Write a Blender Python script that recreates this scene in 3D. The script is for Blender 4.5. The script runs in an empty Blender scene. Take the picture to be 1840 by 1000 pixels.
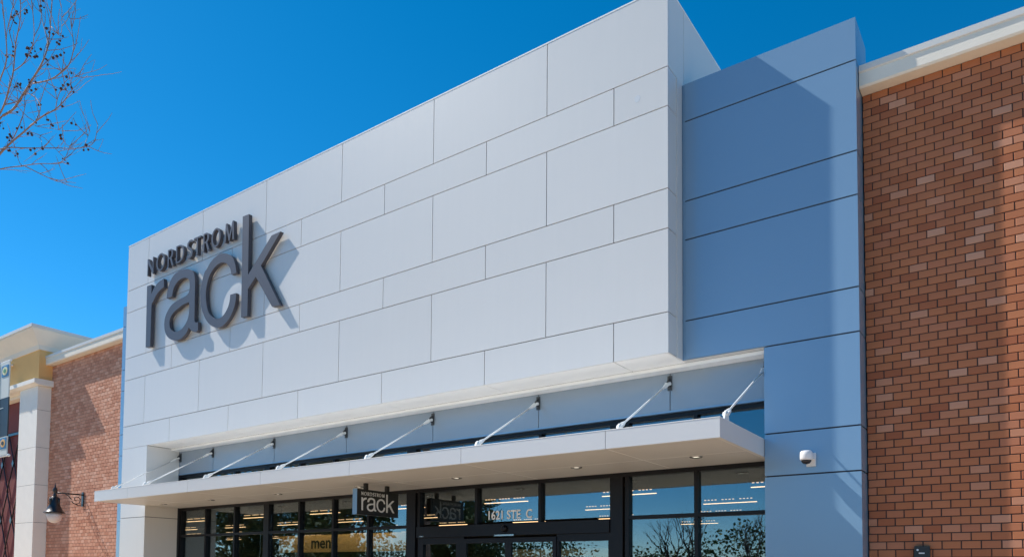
import bpy, math, random
from mathutils import Vector, Matrix
from mathutils.geometry import tessellate_polygon

random.seed(7)
scene = bpy.context.scene
COL = scene.collection
R = math.radians

# ------------------------------------------------------------------ camera
cam_data = bpy.data.cameras.new('camera')
cam = bpy.data.objects.new('camera', cam_data)
COL.objects.link(cam)
yaw, pit, rol = 0.61749, 0.04615, 0.00778
f0 = Vector((-math.sin(yaw), math.cos(yaw), 0)); r0 = Vector((math.cos(yaw), math.sin(yaw), 0)); u0 = Vector((0, 0, 1))
fw = f0*math.cos(pit) + u0*math.sin(pit); up = u0*math.cos(pit) - f0*math.sin(pit)
rt = r0*math.cos(rol) + up*math.sin(rol); up = up*math.cos(rol) - r0*math.sin(rol)
m = Matrix((rt, up, -fw)).transposed().to_4x4()
m.translation = Vector((4.2489, -9.8411, 1.399))
cam.matrix_world = m
cam_data.sensor_width = 36.0
cam_data.lens = 36.0*1322.95/1840.0
cam_data.shift_y = (968.11-500.0)/1840.0
cam_data.clip_end = 3000.0
scene.camera = cam

# ------------------------------------------------------------------ sky, sun, exposure
SUN = Vector((2.136, 0.521, -2.3756)).normalized()          # direction the light travels
elev = math.asin(-SUN.z)
az = math.atan2(-SUN.x, -SUN.y)                             # clockwise from +Y
world = bpy.data.worlds.new('World'); scene.world = world; world.use_nodes = True
wn = world.node_tree.nodes; wl = world.node_tree.links
bg = wn['Background']
sky = wn.new('ShaderNodeTexSky'); sky.sky_type = 'NISHITA'; sky.sun_disc = False
sky.sun_elevation = elev; sky.sun_rotation = az
sky.air_density = 0.65; sky.dust_density = 0.05; sky.ozone_density = 2.2; sky.altitude = 300
hs = wn.new('ShaderNodeHueSaturation'); hs.inputs['Saturation'].default_value = 1.39; hs.inputs['Hue'].default_value = 0.489
wl.new(sky.outputs[0], hs.inputs['Color']); wl.new(hs.outputs[0], bg.inputs[0])
bg.inputs[1].default_value = 0.146
sl = bpy.data.lights.new('sun', 'SUN'); sl.energy = 5.0; sl.angle = R(0.53); sl.color = (1.0, 0.95, 0.88)
sun = bpy.data.objects.new('sun', sl); COL.objects.link(sun)
sun.rotation_euler = SUN.to_track_quat('-Z', 'Y').to_euler()
scene.view_settings.view_transform = 'Standard'
scene.view_settings.look = 'None'
scene.view_settings.exposure = 0.44
scene.view_settings.gamma = 1.0
scene.view_settings.use_curve_mapping = False
scene.cycles.max_bounces = 8

# ------------------------------------------------------------------ helpers
def lin(r, g, b):
    f = lambda c: c/12.92 if c <= 0.04045 else ((c+0.055)/1.055)**2.4
    return (f(r/255), f(g/255), f(b/255))

def mat(name, col, rough=0.5, metal=0.0, spec=0.5, vary=0.0, noise=None, bump=None, emit=None, coat=0.0, objrand=None, attr=None, streak=0.0):
    """procedural principled material. noise=(scale, amount); bump=(scale, strength, distance); objrand/attr=list of tones"""
    mt = bpy.data.materials.new(name); mt.use_nodes = True
    n = mt.node_tree.nodes; l = mt.node_tree.links; b = n['Principled BSDF']
    b.inputs['Roughness'].default_value = rough; b.inputs['Metallic'].default_value = metal
    b.inputs['Specular IOR Level'].default_value = spec
    if coat: b.inputs['Coat Weight'].default_value = coat; b.inputs['Coat Roughness'].default_value = 0.12
    tc = n.new('ShaderNodeTexCoord')
    src = None
    def rgb(c):
        o = n.new('ShaderNodeRGB'); o.outputs[0].default_value = (*c, 1); return o.outputs[0]
    if objrand or attr:
        tones = objrand or attr
        rp = n.new('ShaderNodeValToRGB'); rp.color_ramp.interpolation = 'LINEAR'
        while len(rp.color_ramp.elements) < len(tones): rp.color_ramp.elements.new(0.5)
        for i, t in enumerate(tones):
            e = rp.color_ramp.elements[i]; e.position = i/(len(tones)-1); e.color = (*t, 1)
        if objrand:
            oi = n.new('ShaderNodeObjectInfo'); l.new(oi.outputs['Random'], rp.inputs[0])
        else:
            at = n.new('ShaderNodeAttribute'); at.attribute_name = 'tone'; l.new(at.outputs['Fac'], rp.inputs[0])
        src = rp.outputs[0]
    else:
        src = rgb(col)
    def scale_by(src, fac_socket, lo, hi):
        mr = n.new('ShaderNodeMapRange'); mr.inputs[3].default_value = lo; mr.inputs[4].default_value = hi
        l.new(fac_socket, mr.inputs[0])
        mx = n.new('ShaderNodeMix'); mx.data_type = 'RGBA'; mx.blend_type = 'MULTIPLY'; mx.inputs[0].default_value = 1.0
        cb = n.new('ShaderNodeCombineColor')
        for k in range(3): l.new(mr.outputs[0], cb.inputs[k])
        l.new(src, mx.inputs[6]); l.new(cb.outputs[0], mx.inputs[7])
        return mx.outputs[2]
    if vary:
        oi = n.new('ShaderNodeObjectInfo'); src = scale_by(src, oi.outputs['Random'], 1-vary, 1+vary)
    if noise:
        nz = n.new('ShaderNodeTexNoise'); nz.inputs['Scale'].default_value = noise[0]; nz.inputs['Detail'].default_value = 6
        l.new(tc.outputs['Object'], nz.inputs['Vector']); src = scale_by(src, nz.outputs[0], 1-noise[1], 1+noise[1])
    if streak:
        mp = n.new('ShaderNodeMapping'); mp.inputs['Scale'].default_value = (9, 9, 0.5)
        nz = n.new('ShaderNodeTexNoise'); nz.inputs['Scale'].default_value = 1.0; nz.inputs['Detail'].default_value = 5
        l.new(tc.outputs['Object'], mp.inputs[0]); l.new(mp.outputs[0], nz.inputs['Vector'])
        src = scale_by(src, nz.outputs[0], 1-streak, 1+streak)
    l.new(src, b.inputs['Base Color'])
    if bump:
        nz = n.new('ShaderNodeTexNoise'); nz.inputs['Scale'].default_value = bump[0]; nz.inputs['Detail'].default_value = 4
        l.new(tc.outputs['Object'], nz.inputs['Vector'])
        bp = n.new('ShaderNodeBump'); bp.inputs['Strength'].default_value = bump[1]; bp.inputs['Distance'].default_value = bump[2]
        l.new(nz.outputs[0], bp.inputs['Height']); l.new(bp.outputs[0], b.inputs['Normal'])
    if emit:
        b.inputs['Emission Color'].default_value = (*emit[0], 1); b.inputs['Emission Strength'].default_value = emit[1]
    return mt

def glass_mat(name, tint=(0.90, 0.92, 0.90), f0=0.13):
    mt = bpy.data.materials.new(name); mt.use_nodes = True
    n = mt.node_tree.nodes; l = mt.node_tree.links; n.clear()
    out = n.new('ShaderNodeOutputMaterial'); mix = n.new('ShaderNodeMixShader')
    tr = n.new('ShaderNodeBsdfTransparent'); tr.inputs[0].default_value = (*tint, 1)
    gl = n.new('ShaderNodeBsdfGlossy'); gl.inputs['Roughness'].default_value = 0.0; gl.inputs[0].default_value = (0.78, 0.92, 1, 1)
    lw = n.new('ShaderNodeLayerWeight'); lw.inputs[0].default_value = 0.5      # Schlick reflectance, the same from both sides
    pw = n.new('ShaderNodeMath'); pw.operation = 'POWER'; pw.inputs[1].default_value = 5.0; l.new(lw.outputs['Facing'], pw.inputs[0])
    fr = n.new('ShaderNodeMath'); fr.operation = 'MULTIPLY_ADD'; fr.inputs[1].default_value = 1-f0; fr.inputs[2].default_value = f0; l.new(pw.outputs[0], fr.inputs[0])
    nz = n.new('ShaderNodeTexNoise'); nz.inputs['Scale'].default_value = 0.7; nz.inputs['Detail'].default_value = 1
    tc = n.new('ShaderNodeTexCoord'); l.new(tc.outputs['Object'], nz.inputs['Vector'])
    bp = n.new('ShaderNodeBump'); bp.inputs['Strength'].default_value = 0.25; bp.inputs['Distance'].default_value = 0.012
    l.new(nz.outputs[0], bp.inputs['Height']); l.new(bp.outputs[0], gl.inputs['Normal'])
    l.new(fr.outputs[0], mix.inputs[0]); l.new(tr.outputs[0], mix.inputs[1]); l.new(gl.outputs[0], mix.inputs[2]); l.new(mix.outputs[0], out.inputs[0])
    return mt

BASE = {}
def tag(o, label=None, cat=None, group=None, kind=None):
    if label: o['label'] = label
    if cat: o['category'] = cat
    if group: o['group'] = group
    if kind: o['kind'] = kind
    return o

def thing(name, loc, label, cat, group=None):
    o = bpy.data.objects.new(name, None); o.empty_display_size = 0.2; o.location = loc
    COL.objects.link(o); BASE[o.name] = Vector(loc)
    return tag(o, label, cat, group)

def put(name, mesh, loc, parent=None):
    o = bpy.data.objects.new(name, mesh); COL.objects.link(o)
    loc = Vector(loc); BASE[o.name] = loc
    if parent: o.parent = parent; o.location = loc - BASE[parent.name]
    else: o.location = loc
    return o

class MB:
    def __init__(self): self.v = []; self.f = []; self.tone = []
    def _add(self, vs, fs):
        k = len(self.v); self.v += [tuple(p) for p in vs]; self.f += [tuple(i+k for i in q) for q in fs]; return self
    def box(self, x0, x1, y0, y1, z0, z1):
        return self._add([(x0,y0,z0),(x1,y0,z0),(x1,y1,z0),(x0,y1,z0),(x0,y0,z1),(x1,y0,z1),(x1,y1,z1),(x0,y1,z1)],
                         [(0,3,2,1),(4,5,6,7),(0,1,5,4),(1,2,6,5),(2,3,7,6),(3,0,4,7)])
    def prism(self, contours, fn, d0, d1):
        """contours: 2D outlines (first outer, rest holes); fn(u,v,d)->xyz; extruded from depth d0 (front) to d1"""
        loops = [[Vector((p[0], p[1], 0)) for p in c] for c in contours]
        flat = [p for c in loops for p in c]; n = len(flat)
        tris = tessellate_polygon(loops)
        vs = [fn(p.x, p.y, d0) for p in flat] + [fn(p.x, p.y, d1) for p in flat]
        fs = []
        for t in tris:
            fs.append(tuple(t)); fs.append(tuple(i+n for i in reversed(t)))
        k = 0
        for c in loops:
            L = len(c)
            for i in range(L):
                a, b = k+i, k+(i+1) % L; fs.append((a, b, b+n, a+n))
            k += L
        return self._add(vs, fs)
    def tube(self, pts, rad, n=8, cap=True):
        pts = [Vector(p) for p in pts]
        if not isinstance(rad, (list, tuple)): rad = [rad]*len(pts)
        rings = []; ref = None
        for i, p in enumerate(pts):
            d = (pts[min(i+1, len(pts)-1)] - pts[max(i-1, 0)])
            d = d.normalized() if d.length > 1e-9 else Vector((0, 0, 1))
            if ref is None:
                ref = Vector((0, 0, 1)) if abs(d.z) < 0.9 else Vector((1, 0, 0))
            a = d.cross(ref).normalized(); b = d.cross(a).normalized(); ref = -b if False else ref
            rings.append([p + (a*math.cos(2*math.pi*j/n) + b*math.sin(2*math.pi*j/n))*rad[i] for j in range(n)])
        k = len(self.v); vs = [q for r in rings for q in r]; fs = []
        for i in range(len(pts)-1):
            for j in range(n):
                a = i*n+j; b = i*n+(j+1) % n; fs.append((a, b, b+n, a+n))
        if cap:
            fs.append(tuple(range(n-1, -1, -1))); fs.append(tuple((len(pts)-1)*n+j for j in range(n)))
        return self._add(vs, fs)
    def lathe(self, prof, c, n=20, axis='z'):
        """prof: list of (radius, height) revolved about an axis through c"""
        vs = []; fs = []
        for r, h in prof:
            for j in range(n):
                a = 2*math.pi*j/n; x, y = r*math.cos(a), r*math.sin(a)
                if axis == 'z': q = (c[0]+x, c[1]+y, c[2]+h)
                elif axis == 'y': q = (c[0]+x, c[1]+h, c[2]+y)
                else: q = (c[0]+h, c[1]+x, c[2]+y)
                vs.append(q)
        for i in range(len(prof)-1):
            for j in range(n):
                a = i*n+j; b = i*n+(j+1) % n; fs.append((a, b, b+n, a+n))
        fs.append(tuple(range(n-1, -1, -1))); fs.append(tuple((len(prof)-1)*n+j for j in range(n)))
        return self._add(vs, fs)
    def build(self, name, material, parent=None, loc=None, smooth=False, tones=None):
        base = Vector(loc) if loc is not None else (BASE[parent.name] if parent else Vector((0, 0, 0)))
        me = bpy.data.meshes.new(name)
        me.from_pydata([(x-base.x, y-base.y, z-base.z) for x, y, z in self.v], [], self.f)
        if material: me.materials.append(material)
        if smooth:
            for p in me.polygons: p.use_smooth = True
        if tones:
            at = me.attributes.new('tone', 'FLOAT', 'FACE'); at.data.foreach_set('value', tones)
        me.validate(); me.update()
        # consistent outward normals
        import bmesh
        bm = bmesh.new(); bm.from_mesh(me); bmesh.ops.recalc_face_normals(bm, faces=bm.faces); bm.to_mesh(me); bm.free()
        return put(name, me, base, parent)

_panel_cache = {}
def block(name, parent, x0, x1, y0, y1, z0, z1, material):
    """one box-shaped piece with its own origin; alike pieces share mesh data"""
    key = (round(x1-x0, 3), round(y1-y0, 3), round(z1-z0, 3), material.name)
    if key not in _panel_cache:
        hx, hy, hz = (x1-x0)/2, (y1-y0)/2, (z1-z0)/2
        mb = MB().box(-hx, hx, -hy, hy, -hz, hz)
        me = bpy.data.meshes.new(name); me.from_pydata(mb.v, [], mb.f); me.materials.append(material); me.update()
        _panel_cache[key] = me
    return put(name, _panel_cache[key], ((x0+x1)/2, (y0+y1)/2, (z0+z1)/2), parent)

def smooth_loop(c, sub=5):
    """closed outline: points flagged 1 are corners, runs flagged 0 are rounded with a spline"""
    n = len(c); out = []
    for i in range(n):
        p0, p1, p2, p3 = c[i-1], c[i], c[(i+1) % n], c[(i+2) % n]
        out.append((p1[0], p1[1]))
        if p1[2] and p2[2]: continue
        a = p1 if p1[2] else p0; d = p2 if p2[2] else p3
        for k in range(1, sub):
            t = k/sub; q = []
            for j in (0, 1):
                q.append(0.5*((2*p1[j]) + (-a[j]+p2[j])*t + (2*a[j]-5*p1[j]+4*p2[j]-d[j])*t*t + (-a[j]+3*p1[j]-3*p2[j]+d[j])*t**3))
            out.append(tuple(q))
    return out

def text_mesh(body, size, bold=0.0, xscale=1.0):
    cu = bpy.data.curves.new('text', 'FONT'); cu.body = body; cu.size = size; cu.extrude = 0.0; cu.offset = bold; cu.resolution_u = 4
    o = bpy.data.objects.new('text', cu); COL.objects.link(o)
    bpy.context.view_layer.update()
    me = bpy.data.meshes.new_from_object(o.evaluated_get(bpy.context.evaluated_depsgraph_get()))
    bpy.data.objects.remove(o); bpy.data.curves.remove(cu)
    vs = [(v.co.x*xscale, v.co.y) for v in me.vertices]; fs = [tuple(p.vertices) for p in me.polygons]
    bpy.data.meshes.remove(me)
    w = max(p[0] for p in vs)-min(p[0] for p in vs)
    x0 = min(p[0] for p in vs)
    return [(x-x0, y) for x, y in vs], fs, w

# ------------------------------------------------------------------ materials
M = {}
M['panel'] = mat('white_panel', (0.705, 0.685, 0.655), rough=0.30, spec=0.6, vary=0.018, noise=(0.35, 0.03), bump=(0.55, 0.16, 0.02), streak=0.018)
M['backing'] = mat('joint_backing', (0.035, 0.04, 0.05), rough=0.8)
M['silver'] = mat('silver_panel', (0.225, 0.36, 0.50), rough=0.22, metal=0.15, spec=0.5, vary=0.012, bump=(0.6, 0.08, 0.02))
M['band'] = mat('grey_band_panel', (0.285, 0.335, 0.385), rough=0.26, metal=0.15, vary=0.012, bump=(0.6, 0.08, 0.02))
M['trim'] = mat('white_trim', (0.90, 0.89, 0.86), rough=0.3)
M['canopy'] = mat('canopy_panel', (0.70, 0.685, 0.665), rough=0.30, spec=0.5, vary=0.01, bump=(0.8, 0.08, 0.02))
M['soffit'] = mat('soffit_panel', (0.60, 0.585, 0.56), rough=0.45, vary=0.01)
M['steel'] = mat('white_painted_steel', (0.80, 0.80, 0.78), rough=0.35)
M['darksteel'] = mat('dark_steel_plate', (0.06, 0.065, 0.07), rough=0.5, metal=0.3)
M['frame'] = mat('black_frame', (0.006, 0.0065, 0.009), rough=0.42, spec=0.3)
M['glass'] = glass_mat('shop_glass')
M['letter'] = mat('sign_grey', (0.072, 0.068, 0.080), rough=0.42, spec=0.5, noise=(3, 0.05))
M['vinyl'] = mat('white_vinyl', (0.88, 0.88, 0.86), rough=0.6)
M['stain'] = mat('stain', (0.60, 0.62, 0.645), rough=0.45)
M['signblack'] = mat('sign_black', (0.018, 0.018, 0.017), rough=0.4)
M['signwhite'] = mat('sign_white', (0.72, 0.72, 0.70), rough=0.5)
tones = [(0.36, 0.115, 0.055), (0.43, 0.148, 0.068), (0.47, 0.170, 0.078), (0.49, 0.182, 0.084), (0.45, 0.165, 0.080), (0.48, 0.182, 0.092), (0.47, 0.170, 0.074), (0.40, 0.135, 0.062), (0.48, 0.178, 0.084), (0.46, 0.170, 0.090), (0.50, 0.20, 0.105), (0.60, 0.30, 0.19)]
M['brick'] = mat('brick_single', None, rough=0.85, spec=0.25, objrand=tones, noise=(7, 0.09), bump=(60, 0.35, 0.004))
M['brickj'] = mat('brick_many', None, rough=0.85, spec=0.25, attr=tones, noise=(7, 0.09), bump=(60, 0.35, 0.004))
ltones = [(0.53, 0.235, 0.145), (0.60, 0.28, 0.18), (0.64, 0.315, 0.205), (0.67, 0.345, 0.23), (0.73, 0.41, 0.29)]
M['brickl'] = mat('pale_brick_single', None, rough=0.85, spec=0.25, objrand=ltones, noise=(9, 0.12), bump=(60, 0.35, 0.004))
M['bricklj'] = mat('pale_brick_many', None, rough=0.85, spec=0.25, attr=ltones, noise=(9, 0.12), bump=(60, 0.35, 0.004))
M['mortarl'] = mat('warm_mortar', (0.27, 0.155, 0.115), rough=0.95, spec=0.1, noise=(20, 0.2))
M['mortar'] = mat('mortar', (0.075, 0.058, 0.055), rough=0.95, spec=0.1, noise=(20, 0.2))
M['stucco'] = mat('cream_stucco', (0.86, 0.78, 0.66), rough=0.9, spec=0.2, noise=(2.5, 0.05), bump=(45, 0.5, 0.006))
M['stone'] = mat('pale_stone_panel', (0.90, 0.85, 0.77), rough=0.85, spec=0.2, noise=(4, 0.06), bump=(30, 0.3, 0.004))
M['tan'] = mat('tan_stucco', (0.92, 0.52, 0.20), rough=0.9, spec=0.2, noise=(3, 0.05), bump=(50, 0.4, 0.004))
M['coping'] = mat('metal_coping', (0.72, 0.69, 0.64), rough=0.4, noise=(1.5, 0.04))
M['red'] = mat('dark_red_wall', (0.19, 0.035, 0.03), rough=0.8, noise=(4, 0.08))
M['iron'] = mat('black_iron', (0.012, 0.013, 0.014), rough=0.32, spec=0.6)
M['globe'] = mat('frosted_globe', (0.68, 0.62, 0.60), rough=0.35, spec=0.5)
M['camwhite'] = mat('camera_white', (0.8, 0.8, 0.8), rough=0.35)
M['camlens'] = mat('camera_lens', (0.02, 0.02, 0.025), rough=0.08)
M['asphalt'] = mat('asphalt', (0.055, 0.055, 0.058), rough=0.95, noise=(30, 0.25), bump=(120, 0.4, 0.004))
M['concrete'] = mat('concrete_paving', (0.52, 0.39, 0.265), rough=0.9, noise=(6, 0.08), bump=(60, 0.3, 0.003))
M['bark'] = mat('pale_bark', (0.30, 0.21, 0.18), rough=0.9, noise=(12, 0.3))
M['barkdark'] = mat('dark_bark', (0.10, 0.075, 0.06), rough=0.95, noise=(10, 0.25))
M['pod'] = mat('seed_ball', (0.075, 0.035, 0.025), rough=0.95, noise=(40, 0.3))
M['leaf'] = mat('leaf', None, rough=0.7, spec=0.3, attr=[(0.05, 0.085, 0.02), (0.09, 0.14, 0.035), (0.13, 0.17, 0.05), (0.19, 0.19, 0.07)])
M['infloor'] = mat('shop_floor', (0.20, 0.18, 0.155), rough=0.4)
M['inceil'] = mat('shop_ceiling', (0.07, 0.068, 0.066), rough=0.9)
M['inwall'] = mat('shop_wall', (0.13, 0.115, 0.09), rough=0.9)
M['intan'] = mat('department_panel', (0.88, 0.58, 0.22), rough=0.6, noise=(2, 0.12))
M['strip'] = mat('lamp_strip', (1, 0.8, 0.55), emit=((1.0, 0.62, 0.31), 2.2))
M['panel_fill'] = mat('added_fill', (1, 0.85, 0.6), emit=((1.0, 0.76, 0.45), 4.5))  # glow of the added lamp that brightens the tan panel
M['spot'] = mat('spot_lens', (1, 0.8, 0.55), emit=((1.0, 0.62, 0.32), 0.9))
M['down'] = mat('downlight_lens', (0.9, 0.88, 0.82), rough=0.3, emit=((1.0, 0.9, 0.75), 0.8))
M['chrome'] = mat('brushed_ring', (0.55, 0.55, 0.53), rough=0.25, metal=0.9)
M['blue'] = mat('sign_blue', lin(60, 125, 170), rough=0.5)
M['cream'] = mat('sign_cream', lin(228, 222, 170), rough=0.5)
M['orange'] = mat('sign_orange', lin(228, 175, 100), rough=0.5)
M['green'] = mat('sign_green', lin(95, 150, 110), rough=0.5)
M['paper'] = mat('banner_pale', lin(205, 210, 205), rough=0.6, noise=(2, 0.03))
M['banner'] = mat('banner_black', (0.025, 0.027, 0.03), rough=0.45, noise=(3, 0.4))

# ================================================================== SETTING
G0 = -0.20                                                    # pavement level
Lh, Sh = 1.83*2.077/3.077, 1.83/3.077                         # tall and short panel rows
Z6 = 4.60
ZT, Z1 = 10.077, Z6+2*1.83+Sh
ZZ = [ZT, Z1, Z1-Sh, Z1-1.83, Z1-1.83-Sh, Z1-3.66, Z6, Z6-Lh, Z6-1.83]
while ZZ[-1] > G0+0.3: ZZ.append(ZZ[-1] - (Lh if len(ZZ) % 2 == 1 else Sh))
ZZ[-1] = G0
J = 0.007                                                     # half joint
GM = 2.463                                                    # panel module

g = MB()._add([(-400,-400,G0-0.15),(400,-400,G0-0.15),(400,400,G0-0.15),(-400,400,G0-0.15)], [(0,1,2,3)]).build('ground', M['asphalt'], loc=(0,0,G0-0.15)); tag(g, kind='structure')
pv = MB().box(-60, 40, -15.0, 1.6, G0-0.149, G0).build('pavement', M['concrete'], loc=(0,0,G0)); tag(pv, kind='structure')

# ------------------------------------------------------------------ store building
store = thing('store_building', (-7, 2.5, G0), 'white panelled shop front with silver piers, canopied glazed entrance and big grey letters', 'store')
XL = -15.451                                                  # left edge of the white front
XPL = -14.225                                                 # inner edge of the left pier
XPR = 2.4415                                                  # right edge of the silver pier
XPI = 1.206                                                   # inner edge of the silver pier
YP = 0.52

box_ = MB().box(XL+.025, -.025, .022, 4.0, Z6+.02, ZT-.02).build('upper_box', M['backing'], store)
def row_joints(z_index):
    off = -2.105 if z_index in (0, 2, 4) else -0.883
    xs = [0.0]; x = off
    while x > XL+.05: xs.append(x); x -= GM
    xs.append(XL); return xs
for i in range(6):
    z1, z0 = ZZ[i], ZZ[i+1]; xs = row_joints(i)
    for k in range(len(xs)-1):
        xr, xl = xs[k], xs[k+1]
        block('panel', box_, xl+(J if k < len(xs)-2 else 0), xr-(J if k else 0), 0, .03, z0+(J if i < 5 else 0), z1-(J if i else 0), M['panel'])
    # the box's right-hand side
    block('side_panel', box_, -.03, 0, .0305, .308, z0+(J if i < 5 else 0), z1-(J if i else 0), M['panel']) if i else None
for y0, y1 in ((.0305, .60), (.612, 3.0), (3.012, 4.0)):
    block('side_panel', box_, -.03, 0, y0, y1, Z1+J, ZT, M['panel'])
block('corner_trim', box_, -.03, .012, .312, .50, Z6, Z1-J, M['panel'])
MB().prism([[(-.49+.05*math.cos(a*.63)*(1+.15*math.sin(a*2.1)), 8.54+.055*math.sin(a*.63)) for a in range(10)]], lambda u, v, w: (u, w, v), -.0012, -.0002).build('stain_mark', M['stain'], box_)
block('coping', box_, XL-.004, .004, -.004, .16, ZT+.001, ZT+.022, M['trim'])
block('coping', box_, -.16, .004, .1605, 4.0, ZT+.001, ZT+.022, M['trim'])
# soffit of the box
xs = row_joints(5)
for k in range(len(xs)-1):
    xr, xl = xs[k], max(xs[k+1], XPL)
    if xr <= XPL: continue
    block('soffit_panel', box_, xl+J, xr-(J if k else 0), .031, .648, Z6-.0, Z6+.018, M['trim'])

# left pier below the box
lp = MB().box(XL+.02, XPL-.02, .02, .95, G0, Z6-.012).build('left_pier', M['backing'], store)
for i in range(6, len(ZZ)-1):
    block('panel', lp, XL, XPL, 0, .03, ZZ[i+1]+J, ZZ[i]-J, M['panel'])
    block('side_panel', lp, XPL-.03, XPL, .0305, .876, ZZ[i+1]+J, ZZ[i]-J, M['panel'])

# set-back silver pier on the right, full width above the box soffit
rp = MB().box(.03, XPR-.018, YP+.018, 1.0, Z6+.03, Z1-.02).box(XPI+.018, XPR-.018, YP+.018, 1.0, G0, Z6+.029).build('silver_pier', M['backing'], store)
ZP = ZZ[1:]
for i in range(len(ZP)-1):
    x0 = .05 if i < 5 else XPI
    block('panel', rp, x0, XPR, YP, 1.25, ZP[i+1]+.0105, (ZP[i]-.0105) if i else ZP[i]-.01, M['silver'])
block('corner_strip', rp, .0, .05-.002, YP+.004, .56, Z6+.004, Z1-.012, M['silver'])
block('pier_soffit', rp, .001, XPI-.002, YP+.02, .648, Z6+.001, Z6+.006, M['soffit'])
# matching wing on the left
lw = MB().box(-16.68+.018, XL-.001, YP+.018, 1.0, G0, Z1-.02).build('silver_wing', M['backing'], store)
for i in range(len(ZP)-1):
    block('panel', lw, -16.68, XL-.002, YP, .985, ZP[i+1]+J, ZP[i]-(J if i else .01), M['silver'])

# recessed band between soffit and glazing
band = MB().box(XPL-.2, 1.30, .905, .92, 3.93, Z6+.02).build('recessed_band', M['backing'], store)
xs = [1.204] + [-0.352-GM*k for k in range(6)] + [XPL+.001]
for k in range(len(xs)-1):
    block('panel', band, xs[k+1]+(J if k < len(xs)-2 else 0), xs[k]-(J if k else 0), .88, .90, 3.955, Z6-.002, M['band'])
block('drip_trim', band, XPL+.001, 1.204, .650, .879, 4.545, Z6-.003, M['trim'])
block('sill_trim', band, XPL+.001, 1.204, .868, .94, 3.925, 3.952, M['silver'])

# ------------------------------------------------------------------ glazing
YG0, YG1, YGL = .93, 1.06, 1.0
fr = MB().box(XPL+.002, 1.204, YG0, YG1, 3.852, 3.915).build('window_frame', M['frame'], store)
def member(x0, x1, z0, z1, y0=YG0, y1=YG1, name='mullion'): return block(name, fr, x0, x1, y0, y1, z0, z1, M['frame'])
member(XPL+.002, 1.204, 2.985, 3.33, YG0+.004, YG1-.004, 'transom')
vert = [(-14.223, -14.13), (-13.046, -12.985), (-11.816, -11.755), (-10.622, -10.43), (-9.356, -9.295), (-8.22, -8.16), (-7.131, -7.07), (-6.002, -5.76), (-4.261, -4.20), (-2.843, -2.785), (-1.43, -1.20), (-1.156, -1.09), (.013, .072), (1.14, 1.204)]
doorx = (-5.76, -1.43)
for x0, x1 in vert:
    lo = G0 if not (doorx[0] < x0 < doorx[1]) else 2.30
    member(x0, x1, lo, 2.984)
    member(x0, x1, 3.331, 3.851)
member(-5.700, -5.64, 2.301, 2.984)
def span(x0, x1, z0, z1, name='transom', y0=YG0+.003, y1=YG1-.003): member(x0, x1, z0, z1, y0, y1, name)
for a in range(len(vert)-1):
    x0, x1 = vert[a][1], vert[a+1][0]
    if x1-x0 < .08: continue
    if x0 < doorx[0]-.001 or x0 > doorx[1]:
        span(x0+.0005, x1-.0005, 2.288, 2.345); span(x0+.0005, x1-.0005, G0, G0+.12, 'sill')
        block('glass_pane', fr, x0, x1, YGL, YGL+.01, G0+.12, 2.288, M['glass'])
        block('glass_pane', fr, x0, x1, YGL, YGL+.01, 2.345, 2.985, M['glass'])
    else:
        block('glass_pane', fr, x0, x1, YGL, YGL+.01, 2.345, 2.985, M['glass'])
    block('glass_pane', fr, x0, x1, YGL, YGL+.01, 3.33, 3.852, M['glass'])
# sliding entrance
dr = MB().box(-5.699, -1.431, .90, 1.08, 2.085, 2.299).build('entrance_door', M['frame'], store)
def dmem(n, x0, x1, z0, z1, y0=.95, y1=1.04, m_='frame'): return block(n, dr, x0, x1, y0, y1, z0, z1, M[m_])
for x0, x1 in ((-5.699, -5.56), (-4.72, -4.53), (-2.47, -2.43), (-1.47, -1.431)): dmem('jamb', x0, x1, G0, 2.084)
for x0, x1 in ((-5.56, -4.72), (-2.43, -1.47)):
    dmem('head_rail', x0, x1, 1.955, 2.083); dmem('bottom_rail', x0, x1, G0, G0+.2); dmem('glass_pane', x0, x1, G0+.2, 1.955, .99, 1.0, 'glass')
for x0, x1 in ((-4.529, -3.49), (-3.488, -2.471)):
    dmem('door_leaf_stile', x0, x0+.07, G0, 2.04, .93, .985); dmem('door_leaf_stile', x1-.07, x1, G0, 2.04, .93, .985)
    dmem('door_leaf_rail', x0+.0705, x1-.0705, 1.955, 2.04, .93, .985); dmem('door_leaf_rail', x0+.0705, x1-.0705, G0, G0+.2, .93, .985)
    dmem('glass_pane', x0+.07, x1-.07, G0+.2, 1.955, .955, .963, 'glass')
dmem('sensor_bar', -3.75, -3.32, 2.072, 2.10, .862, .897, 'chrome')
dmem('name_plate', -5.60, -5.50, 2.10, 2.118, .885, .8985, 'chrome')
MB().lathe([(.001, -.07), (.04, -.065), (.06, -.04), (.066, 0)], (-3.54, .899, 2.205), 18, 'y').build('door_sensor', M['frame'], dr)
# address lettering on the glass
def lettering(name, body, parent, fn, size, material, bold=0.0, xs=1.0, width=None):
    vs, fs, w = text_mesh(body, size, bold, xs)
    s = (width/w) if width else 1.0
    mb = MB(); mb._add([fn(x*s, y) for x, y in vs], fs)
    return mb.build(name, material, parent)
lettering('address_lettering', '1621 STE  C', fr, lambda u, v: (-3.985+u, .996, 2.39+v),   .222, M['vinyl'], bold=.005, width=.97)

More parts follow.
